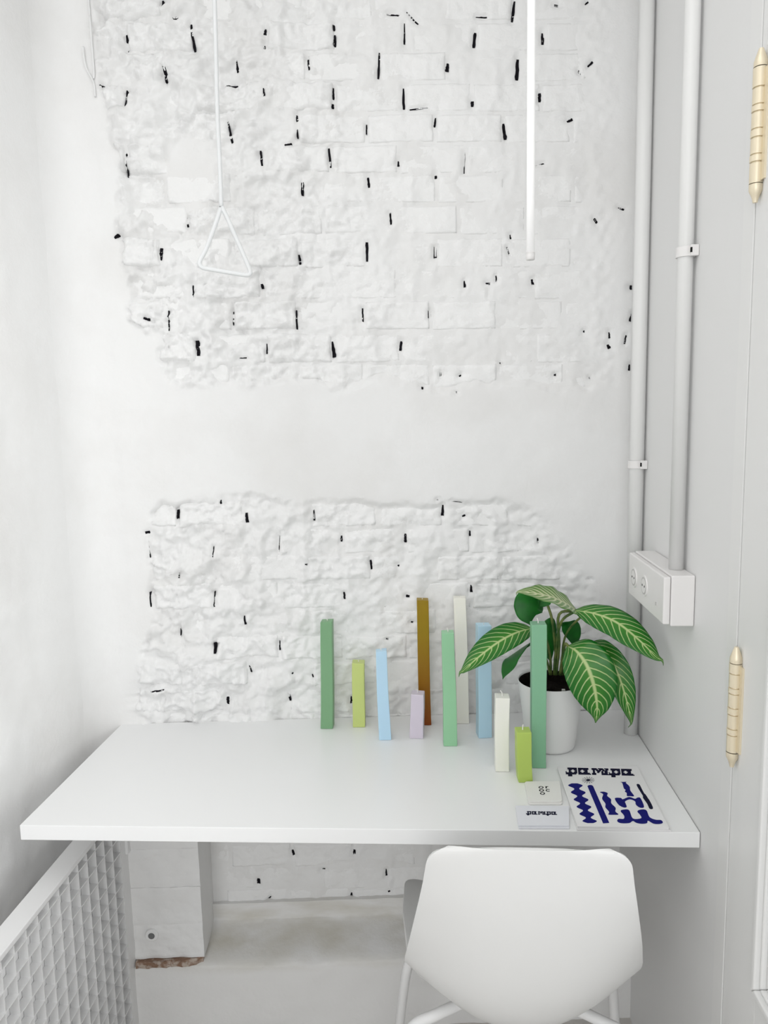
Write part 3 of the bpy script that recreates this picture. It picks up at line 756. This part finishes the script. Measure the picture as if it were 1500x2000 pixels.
def leaf_mat(name, dark, mid, pale, nv, wv):
    m = bpy.data.materials.new(name); m.use_nodes = True; nt = m.node_tree; b = nt.nodes['Principled BSDF']
    b.inputs['Roughness'].default_value = 0.34; b.inputs['Specular IOR Level'].default_value = 0.45
    L = nt.links.new
    uv = nt.nodes.new('ShaderNodeUVMap'); sp = nt.nodes.new('ShaderNodeSeparateXYZ'); L(uv.outputs[0], sp.inputs[0])
    def math_(op, a, b_=None, c_=None):
        n = nt.nodes.new('ShaderNodeMath'); n.operation = op
        for i, q in enumerate((a, b_, c_)):
            if q is None: continue
            if isinstance(q, (int, float)): n.inputs[i].default_value = q
            else: L(q, n.inputs[i])
        return n.outputs[0]
    U = math_('ABSOLUTE', math_('MULTIPLY_ADD', sp.outputs['X'], 2.0, -1.0)); V = sp.outputs['Y']
    nz = nt.nodes.new('ShaderNodeTexNoise'); nz.inputs['Scale'].default_value = 9.0; L(uv.outputs[0], nz.inputs['Vector'])
    wob = math_('MULTIPLY', math_('SUBTRACT', nz.outputs['Fac'], 0.5), 0.018)
    s = math_('ADD', math_('SUBTRACT', V, math_('MULTIPLY', math_('POWER', U, 1.35), 0.24)), wob)
    fr = math_('FRACT', math_('MULTIPLY', s, nv))
    d = math_('ABSOLUTE', math_('SUBTRACT', fr, 0.5))
    d = math_('SUBTRACT', 0.5, d)                                       # 0 on a vein
    vein = nt.nodes.new('ShaderNodeMapRange'); L(d, vein.inputs['Value'])
    vein.inputs['From Min'].default_value = wv*0.35; vein.inputs['From Max'].default_value = wv
    vein.inputs['To Min'].default_value = 1.0; vein.inputs['To Max'].default_value = 0.0
    fade = math_('SUBTRACT', 1.0, math_('MULTIPLY', math_('POWER', U, 2.5), 0.75))
    vm = math_('MULTIPLY', vein.outputs[0], fade)
    rib = nt.nodes.new('ShaderNodeMapRange'); L(U, rib.inputs['Value'])
    rib.inputs['From Min'].default_value = 0.035; rib.inputs['From Max'].default_value = 0.10
    rib.inputs['To Min'].default_value = 1.0; rib.inputs['To Max'].default_value = 0.0
    tot = math_('MAXIMUM', vm, rib.outputs[0])
    c1 = nt.nodes.new('ShaderNodeMix'); c1.data_type = 'RGBA'
    c1.inputs['A'].default_value = (*mid, 1); c1.inputs['B'].default_value = (*dark, 1)
    L(math_('POWER', U, 0.5), c1.inputs['Factor'])
    c2 = nt.nodes.new('ShaderNodeMix'); c2.data_type = 'RGBA'; c2.inputs['B'].default_value = (*pale, 1)
    L(tot, c2.inputs['Factor']); L(c1.outputs['Result'], c2.inputs['A']); L(c2.outputs['Result'], b.inputs['Base Color'])
    bp = nt.nodes.new('ShaderNodeBump'); bp.inputs['Strength'].default_value = 0.5; bp.inputs['Distance'].default_value = 0.0015
    L(tot, bp.inputs['Height']); bp.invert = True; L(bp.outputs[0], b.inputs['Normal'])
    return m
M_LEAF = leaf_mat('variegated_leaf', s2l(10, 100, 20), s2l(70, 140, 40), s2l(186, 204, 140), 11.0, 0.13)
M_LEAF_LIT = leaf_mat('lit_variegated_leaf', s2l(84, 132, 58), s2l(140, 166, 100), s2l(206, 212, 170), 11.0, 0.26)  # paler copy: light falling on the top leaf put into the colour
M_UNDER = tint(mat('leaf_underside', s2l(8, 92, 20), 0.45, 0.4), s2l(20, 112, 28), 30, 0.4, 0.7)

def leaf(mid_pts, side, W, fold, m=M_LEAF, under=M_UNDER, peak=0.42, tipw=0.0, wave=0.0, flip=False):
    """mid_pts: (px, py, depth y); side: world direction across the blade"""
    P = [on_y(*q) for q in mid_pts]
    C0 = catmull(P, 10); ac = [0.0]
    for a_, b_ in zip(C0, C0[1:]): ac.append(ac[-1] + (b_-a_).length)
    C = [Vector([np.interp(q, ac, [p_[i] for p_ in C0]) for i in range(3)]) for q in np.linspace(0, ac[-1], 44)]; n = len(C); nu = 13
    v, f, uvs = [], [], []
    for i, c in enumerate(C):
        t = i/(n-1)
        tg = (C[min(i+1, n-1)] - C[max(i-1, 0)]).normalized()
        sd = side[0].lerp(side[1], t) if isinstance(side, tuple) else side
        sd = (sd - tg*sd.dot(tg)).normalized(); nr = sd.cross(tg).normalized()
        # broad lance shape with a drawn-out tip
        w = W*np.interp(t, [0, 0.06, 0.15, 0.27, 0.40, 0.52, 0.64, 0.75, 0.84, 0.91, 0.96, 1.0], [0.05, 0.42, 0.74, 0.94, 1.0, 0.97, 0.85, 0.65, 0.42, 0.20, 0.07, 0.015])
        for k in range(nu):
            u = -1 + 2*k/(nu-1)
            off = fold*(abs(u)**1.6)*w + wave*w*math.sin(t*26 + (2 if u > 0 else 0))*abs(u)**2
            v.append(c + sd*(u*w) + nr*off); uvs.append(((u+1)/2, t))
    for i in range(n-1):
        for k in range(nu-1):
            q = (i*nu+k, i*nu+k+1, (i+1)*nu+k+1, (i+1)*nu+k)
            f.append(q[::-1] if flip else q)
    o = pyd('leaf', v, f, m, pp, True)
    o.data.materials.append(under)
    ul = o.data.uv_layers.new(name='UVMap')
    for lp in o.data.loops: ul.data[lp.index].uv = uvs[lp.vertex_index]
    sd = o.modifiers.new('thick', 'SOLIDIFY'); sd.thickness = 0.0008; sd.offset = -1; sd.material_offset = 1
    return o
Yp = PC.y
V3 = lambda *a: Vector(a).normalized()
# big leaf to the right
leaf([(1122,1192,Yp-0.03),(1160,1198,Yp-0.06),(1205,1216,Yp-0.10),(1250,1252,Yp-0.15),(1280,1282,Yp-0.185),(1294,1290,Yp-0.195),(1296,1300,Yp-0.197)], (V3(-0.30,-0.75,-0.62), V3(-0.45,-0.7,-0.55)), 0.037, -0.10, M_LEAF, wave=0.02, flip=False)
# leaf to the left
leaf([(1040,1227,Yp-0.02),(1010,1235,Yp-0.05),(975,1253,Yp-0.08),(935,1283,Yp-0.11),(905,1310,Yp-0.13),(898,1314,Yp-0.133),(896,1322,Yp-0.133)], V3(0.35,-0.75,-0.55), 0.0345, -0.12, M_LEAF, flip=True)
# top leaf, its light painted into a paler colour, seen along its edge
leaf([(1128,1194,Yp-0.02),(1105,1178,Yp-0.05),(1075,1165,Yp-0.075),(1040,1158,Yp-0.09),(1012,1156,Yp-0.095),(1008,1162,Yp-0.095)], V3(0.15,-0.9,-0.40), 0.037, -0.12, M_LEAF_LIT, wave=0.05, flip=True)
# front leaf facing the room
leaf([(1108,1262,Yp-0.06),(1126,1272,Yp-0.085),(1146,1300,Yp-0.105),(1160,1340,Yp-0.115),(1166,1378,Yp-0.115),(1165,1400,Yp-0.112),(1163,1412,Yp-0.11)], (V3(1,0.05,0.5), V3(1,0.05,0.02)), 0.056, -0.10, M_LEAF, wave=0.015, flip=True)
# right-hand hanging leaf
leaf([(1150,1258,Yp-0.02),(1175,1268,Yp-0.05),(1200,1300,Yp-0.075),(1217,1345,Yp-0.09),(1229,1390,Yp-0.10),(1233,1412,Yp-0.10),(1227,1421,Yp-0.10)], (V3(0.75,-0.45,0.5), V3(0.8,0.55,0.12)), 0.030, -0.18, M_LEAF, flip=True)
# dark undersides: low left leaf, back leaf, inner leaves
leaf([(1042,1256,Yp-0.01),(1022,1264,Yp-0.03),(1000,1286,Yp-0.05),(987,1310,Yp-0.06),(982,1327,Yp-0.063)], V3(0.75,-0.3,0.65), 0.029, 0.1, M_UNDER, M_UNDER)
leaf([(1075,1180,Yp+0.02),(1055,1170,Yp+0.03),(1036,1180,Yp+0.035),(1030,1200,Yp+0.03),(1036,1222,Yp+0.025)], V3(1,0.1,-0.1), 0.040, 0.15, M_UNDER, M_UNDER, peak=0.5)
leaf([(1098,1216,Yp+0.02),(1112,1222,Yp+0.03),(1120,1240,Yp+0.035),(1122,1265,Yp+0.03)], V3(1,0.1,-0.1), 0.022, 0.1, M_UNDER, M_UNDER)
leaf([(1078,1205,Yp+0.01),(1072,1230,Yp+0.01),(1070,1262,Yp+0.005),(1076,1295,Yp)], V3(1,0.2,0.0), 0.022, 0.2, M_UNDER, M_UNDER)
def stem(pts, r=0.0032):
    tube('stem', catmull([on_y(*q) for q in pts], 5), r, M_STEM, pp, 8)
stem([(1082,1318,Yp),(1086,1270,Yp-0.005),(1096,1215,Yp-0.015),(1124,1193,Yp-0.03)])
stem([(1088,1318,Yp+0.01),(1084,1260,Yp),(1078,1210,Yp-0.01),(1070,1183,Yp+0.0)])
stem([(1094,1318,Yp-0.01),(1100,1275,Yp-0.03),(1104,1258,Yp-0.045),(1110,1262,Yp-0.062)], 0.0036)
stem([(1098,1318,Yp+0.01),(1100,1260,Yp),(1112,1228,Yp-0.01),(1140,1200,Yp-0.04)], 0.0026)
stem([(1076,1318,Yp),(1074,1280,Yp-0.005),(1064,1245,Yp-0.01),(1038,1227,Yp-0.02)])
stem([(1074,1318,Yp-0.005),(1068,1290,Yp-0.005),(1056,1266,Yp-0.008),(1040,1256,Yp-0.01)], 0.0026)
stem([(1100,1318,Yp),(1112,1285,Yp-0.01),(1130,1262,Yp-0.015),(1152,1258,Yp-0.02)], 0.0026)
stem([(1086,1318,Yp),(1092,1260,Yp-0.008),(1092,1200,Yp-0.015),(1128,1194,Yp-0.02)], 0.0034)

# ------------------------------------------------------------------ printed matter on the desk
GLYPH = {'p': ['..#########', '..#########', '...###..###', '...##....##', '#..###..###', '###########', '##########.', '..####.....', '..####.....'],
         'a': ['.##########', '.##########', '.###..####.', '.##....###.', '.###..####.', '.###########', '.############'],
         'm': ['.#####.#####.####', '.######.#####.###', '..##.#####.#####.', '..##..###.##.###.', '..##..##..##.###.', '.####.....######.', '.####.....#######']}
def word(corners, z, rows=9):
    """'pampa' in blocky letters mapped on the quad TL, TR, BR, BL given in pixels"""
    TL, TR, BR_, BL = [on_z(*q, z) for q in corners]
    text = 'pampa'; x = 0; cells = []
    for chh in text:
        g = GLYPH[chh]; wd = max(len(r) for r in g)
        for j, r in enumerate(g):
            for i, q in enumerate(r):
                if q == '#': cells.append((x+i, j))
        x += wd + (0 if chh != 'm' else 0)
    v, f = [], []
    for (i, j) in cells:
        b = len(v)
        for a, c in ((i-0.04, j-0.04), (i+1.04, j-0.04), (i+1.04, j+1.04), (i-0.04, j+1.04)):
            u, w = a/x, c/rows
            v.append((TL.lerp(TR, u)).lerp(BL.lerp(BR_, u), w))
        f.append((b, b+3, b+2, b+1))
    return v, f
def flat_print(name, v, f, m, parent):
    o = pyd(name, v, f, m, parent)
    for pl in o.data.polygons: pass
    bm = bmesh.new(); bm.from_mesh(o.data)
    for fc in bm.faces:
        fc.normal_update()
        if fc.normal.z < 0: fc.normal_flip()
    bm.to_mesh(o.data); bm.free()
    return o
def quad_slab(name, corners, z0, z1, m, parent=None, rad=0.0, bevel=0.0):
    P = [on_z(*q, z1) for q in corners]
    if rad:
        ring = []
        for i in range(4):
            a, b, c = P[i-1], P[i], P[(i+1) % 4]
            d1 = (a-b).normalized()*rad; d2 = (c-b).normalized()*rad
            for k in range(6):
                t = k/5; ring.append((b+d1)*(1-t)**2 + b*2*t*(1-t) + (b+d2)*t*t)
        P = ring
    return prism(name, [(p.x, p.y, z0) for p in P], [(p.x, p.y, z1) for p in P], m, parent, bevel)

# two copies of the booklet, the upper one printed
zb0 = DESK_Z + 0.0004
BK = [(1088,1498),(1244,1496),(1307,1616),(1128,1614)]
bk2 = empty('booklet', on_z(1200, 1560, DESK_Z)); tag(bk2, 'plain-edged booklet lying underneath the printed navy booklet', 'booklet', 'booklets on the desk')
quad_slab('pages', [(1091,1502),(1246,1499),(1311,1622),(1127,1620)], zb0, zb0 + 0.0026, M_PAPER, bk2)
bk = empty('booklet', on_z(1198, 1558, DESK_Z + 0.004)); tag(bk, 'white booklet with navy shapes and the word pampa, topmost', 'booklet', 'booklets on the desk')
ZC = zb0 + 0.0075
quad_slab('pages', [(1089,1500),(1243,1498),(1306,1617),(1129,1615)], zb0 + 0.0028, ZC - 0.0016, M_PAPER, bk)
cover = quad_slab('cover', BK, ZC - 0.0012, ZC, M_PAPER, bk)
K = lambda x, y: (1080 + x/6.25, 1480 + y/6.25)
ZP = ZC + 0.0003
v, f = word([K(150,118), K(985,138), K(1000,243), K(160,225)], ZP)
flat_print('title_print', v, f, M_INKD, cover)
def poly(name, pts, m=M_INK, smooth=True):
    P = [on_z(*K(*q), ZP) for q in pts]
    if smooth:
        Q = []
        n = len(P)
        for i in range(n):
            a, b, c, d = P[i-1], P[i], P[(i+1) % n], P[(i+2) % n]
            for t in (0, 0.25, 0.5, 0.75):
                Q.append(0.5*((2*b) + (c-a)*t + (2*a-5*b+4*c-d)*t*t + (-a+3*b-3*c+d)*t**3))
        P = Q
    flat_print(name, P, [tuple(range(len(P)))], m, cover)
lft, rgt = [], []
for i in range(60):
    y = 312 + (797-312)*i/59
    ph = (y-335)/88.0
    hw = 60 + 30*math.cos(2*math.pi*ph)
    if i < 3: hw -= (3-i)*8
    if i > 56: hw -= (i-56)*8
    cx = 273 + (y-335)*0.40
    lft.append((cx-hw, y)); rgt.append((cx+hw, y))
poly('candle_print', lft + rgt[::-1], M_INK, False)
poly('candle_print', [(420,345),(440,332),(470,332),(490,345),(688,795),(612,801)], M_INK, False)
poly('candle_print', [(572,420),(612,445),(600,500),(640,560),(640,605),(685,660),(676,692),(738,696),(800,692),(762,655),(765,610),(712,555),(708,505),(662,465),(668,432),(620,414)])
poly('candle_print', [(822,296),(862,294),(900,294),(890,306),(935,350),(945,400),(990,466),(940,468),(903,465),(900,430),(878,412),(886,392),(865,372),(846,308)])
poly('candle_print', [(1020,330),(1055,325),(1085,380),(1112,430),(1132,450),(1160,492),(1185,530),(1222,615),(1180,622),(1152,565),(1100,490),(1098,465),(1070,420)], M_INKD)
poly('candle_print', [(755,495),(828,490),(852,506),(930,478),(1000,500),(1032,486),(1070,494),(1112,598),(1062,608),(1012,572),(1002,532),(940,508),(882,532),(888,560),(900,600),(862,606),(800,572)])
poly('candle_print', [(825,650),(865,632),(930,640),(975,740),(1075,738),(1065,700),(1030,655),(1070,632),(1140,640),(1178,722),(1250,755),(1318,760),(1342,790),(1310,807),(1230,805),(1160,768),(1148,797),(1090,806),(1020,795),(975,772),(930,797),(830,798),(785,775),(800,745),(862,745),(868,705)])
v, f = [], []
for k in range(14):
    a = 2*math.pi*k/14; da = 0.07
    q = [(430 + 18*math.cos(a-da*2), 272 + 9*math.sin(a-da*2)), (430 + 78*math.cos(a-da*0.6), 272 + 42*math.sin(a-da*0.6)), (430 + 78*math.cos(a+da*0.6), 272 + 42*math.sin(a+da*0.6)), (430 + 18*math.cos(a+da*2), 272 + 9*math.sin(a+da*2))]
    b = len(v); v += [on_z(*K(*p), ZP) for p in q]; f.append((b, b+1, b+2, b+3))
b = len(v)
for k in range(12): v.append(on_z(*K(430 + 22*math.cos(k*math.pi/6), 272 + 11*math.sin(k*math.pi/6)), ZP))
f.append(tuple(range(b, b+12)))
flat_print('sunburst_print', v, f, M_INKD, cover)

# rounded coaster-like cards with spaced letters
E = lambda x, y: (990 + x/10.714, 1510 + y/10.714)
rc2 = tag(quad_slab('rounded_card', [E(372,205), E(1108,198), E(1165,645), E(452,645)], zb0, zb0 + 0.0028, M_CARDW, None, 0.007), 'blank rounded card underneath the lettered rounded card', 'card', 'rounded cards on the desk')
rc = empty('rounded_card', on_z(1060, 1545, DESK_Z + 0.003)); tag(rc, 'warm white rounded card with small spaced black letters, topmost of its pair', 'card', 'rounded cards on the desk')
ZR = zb0 + 0.0060
rcard = quad_slab('card', [E(372,172), E(1105,163), E(1162,585), E(448,587)], zb0 + 0.0030, ZR, M_CARDW, rc, 0.007, 0.0004)
def stroke(name, pts, w, parent, z, m=M_INKK, closed=False):
    P = [on_z(*E(*q), z) for q in pts]; n = len(P); v, f = [], []
    for i, p in enumerate(P):
        a = P[i-1] if (i > 0 or closed) else p; b = P[(i+1) % n] if (i < n-1 or closed) else p
        t = (b-a).normalized(); nn = Vector((-t.y, t.x, 0))*w/2
        v += [p+nn, p-nn]
    for i in range(n if closed else n-1):
        j = (i+1) % n; f.append((2*i, 2*j, 2*j+1, 2*i+1))
    flat_print(name, v, f, m, parent)
def ring(cx, cy, rx, ry, a0=0, a1=2*math.pi, n=20): return [(cx + rx*math.cos(a0+(a1-a0)*k/n), cy + ry*math.sin(a0+(a1-a0)*k/n)) for k in range(n + (0 if a1-a0 > 6.2 else 1))]
LW = 0.0022
for (cx, cy) in ((715,298), (726,360), (745,425)): stroke('letter_o', ring(cx, cy, 42, 21), LW, rcard, ZR + 0.0003, closed=True)
stroke('letter_r', [(818,275),(824,320)], LW*1.2, rcard, ZR + 0.0003); stroke('letter_r', [(820,296),(838,281),(866,282)], LW, rcard, ZR + 0.0003)
stroke('letter_c', ring(862,360,40,22,0.7,5.6,14), LW, rcard, ZR + 0.0003)

bc2 = tag(quad_slab('business_card', [E(185,705), E(1300,712), E(1308,1150), E(245,1148)], zb0, zb0 + 0.0022, M_CARDB, None, 0.001), 'blank white business card underneath the pampa business card', 'card', 'business cards on the desk')
bcd = empty('business_card', on_z(1060, 1595, DESK_Z + 0.002)); tag(bcd, 'white business card printed with the word pampa, topmost of its pair', 'card', 'business cards on the desk')
ZB = zb0 + 0.0046
bcard = quad_slab('card', [E(178,678), E(1298,688), E(1302,1098), E(238,1098)], zb0 + 0.0024, ZB, M_CARDB, bcd, 0.001)
v, f = word([E(400,795), E(1045,806), E(1058,892), E(405,882)], ZB + 0.0003)
flat_print('title_print', v, f, M_INKD, bcard)

# ------------------------------------------------------------------ socket block and conduits on the right wall
sb = empty('socket_block', (XR, 1.56, 1.13)); tag(sb, 'white surface-mounted double socket block on the right wall', 'socket')
SY0, SY1, SZ0, SZ1, SX = 1.427, 1.69, 1.131, 1.231, 0.433
box('housing', (SX + 0.014, SY0, SZ0), (XR - 0.0005, SY1, SZ1), M_PLASTIC, sb, 0.003, 3)
box('face_plate', (SX, SY0 + 0.002, SZ0 + 0.003), (SX + 0.0135, SY1 - 0.002, SZ1 - 0.003), M_PLASTIC, sb, 0.003, 3)
for (px, py) in ((1239, 1137), (1259, 1152)):
    p = on_x(px, py, SX)
    cx, cy, cz = SX, p.y, 0.5*(SZ0+SZ1)
    st = tube('socket_ring', [(cx - 0.0022, cy, cz), (cx + 0.001, cy, cz)], [0.0215, 0.0225], M_PLASTIC, sb, 28)
    tube('socket_well', [(cx - 0.0026, cy, cz), (cx, cy, cz)], 0.0185, M_GREY, st, 28)
    tube('socket_insert', [(cx - 0.0030, cy, cz), (cx, cy, cz)], 0.0150, M_PLASTIC, st, 28)
    for dy in (-0.008, 0.008): tube('pin_hole', [(cx - 0.0033, cy + dy, cz), (cx, cy + dy, cz)], 0.0025, M_DARK, st, 10)
box('indicator', (SX - 0.0015, SY0 + 0.045, SZ0 + 0.03), (SX + 0.002, SY0 + 0.05, SZ0 + 0.036), M_GREY, sb)

def conduit(name, label, x, y, r, z0, z1, clips):
    c = empty(name, (x, y, z0)); tag(c, label, 'pipe')
    tube('pipe', [(x, y, z0), (x, y, 0.5*(z0+z1)), (x, y, z1)], r, M_GLOSSW, c, 24)
    for zc in clips:
        cl = lathe('clip', [(r + 0.0005, zc - 0.009), (r + 0.0035, zc - 0.009), (r + 0.0035, zc + 0.009), (r + 0.0005, zc + 0.009)], (x, y, 0), M_PLASTIC, c, 24)
        cb = box('clip_base', (x + 0.002, y - r - 0.010, zc - 0.010), (XR - 0.0005, y - r - 0.002, zc + 0.010), M_PLASTIC, cl, 0.001)
        box('clip_slot', (x - 0.0002 + 0.002, y - r - 0.0105, zc - 0.004), (x + 0.0045, y - r - 0.006, zc + 0.005), M_DARK, cl)
    return c
zc1 = on_x(1244, 907, XR - 0.02).z
conduit('conduit', 'white conduit running down the wall corner to the desktop', XR - 0.0185, 1.795, 0.0165, DESK_Z + 0.0005, ZTOP - 0.001, [zc1])
zc2 = on_x(1352, 490, XR - 0.01).z
conduit('conduit', 'white conduit dropping into the top of the socket block', XR - 0.0175, 1.490, 0.0142, SZ1 + 0.0004, ZTOP - 0.001, [zc2])

# ------------------------------------------------------------------ hanging strap handle and tube lamp
HY = 1.62
hs = empty('hanging_strap', on_y(432, 405, HY)); tag(hs, 'thin white rod with a triangular loop hanging in front of the wall', 'handle')
a = on_y(432, 402, HY); b = on_y(419, 0, HY); top = b + (b - a)*((ZTOP - b.z)/(b.z - a.z)); top.z = ZTOP
tube('rod', catmull([top, b, on_y(424, 200, HY), on_y(430, 340, HY), on_y(432, 404, HY)], 8), 0.0045, M_ROD, hs, 12)
tri = [(431,406),(420,440),(403,485),(391,508),(390,517),(396,523),(406,525),(440,531),(478,537),(487,536),(488,529),(480,508),(462,467),(443,424),(433,404)]
P = [on_y(x, y, HY + 0.012*(x - 432)/50) for x, y in tri]
tube('triangle_loop', catmull(P, 5), 0.0048, M_ROD, hs, 12)

TY = 1.50
tl = empty('tube_lamp', on_y(1036, 508, TY)); tag(tl, 'slim white tube pendant lamp hanging vertically in front of the wall', 'lamp')
a = on_y(1036, 508, TY)
tube('diffuser', [(a.x, TY, a.z + 0.014), (a.x, TY, 2.0), (a.x, TY, ZTOP - 0.02)], 0.0076, M_TUBE, tl, 20)
tube('end_cap', [(a.x, TY, a.z), (a.x, TY, a.z + 0.001), (a.x, TY, a.z + 0.0138)], [0.0074, 0.0084, 0.0084], M_PLASTIC, tl, 20)
tube('ceiling_mount', [(a.x, TY, ZTOP - 0.02), (a.x, TY, ZTOP - 0.0005)], 0.02, M_PLASTIC, tl, 20)

# ------------------------------------------------------------------ painted-over cable in the top left corner
def wp(px, py, lift=0.004):
    s, z = wall_sz(px, py); h = float(surf_h(s, z)[0]) + lift
    return wall_point(s, z, h)
s_top, _ = wall_sz(178, 0)
cb = empty('wall_cable', wp(190, 190)); tag(cb, 'thin white cable painted onto the wall in the top left corner', 'cable')
tp = wp(178, 0); up = Vector((tp.x, tp.y, ZTOP - 0.001))
tube('cable', catmull([up, tp, wp(181, 40), wp(184, 80), wp(187, 120), wp(189, 150), wp(188, 160)], 5), 0.0022, M_METALW, cb, 8)
tube('cable_tail', catmull([wp(168, 98), wp(170, 120), wp(175, 142), wp(184, 158), wp(189, 172), wp(191, 195)], 5), 0.0022, M_METALW, cb, 8)
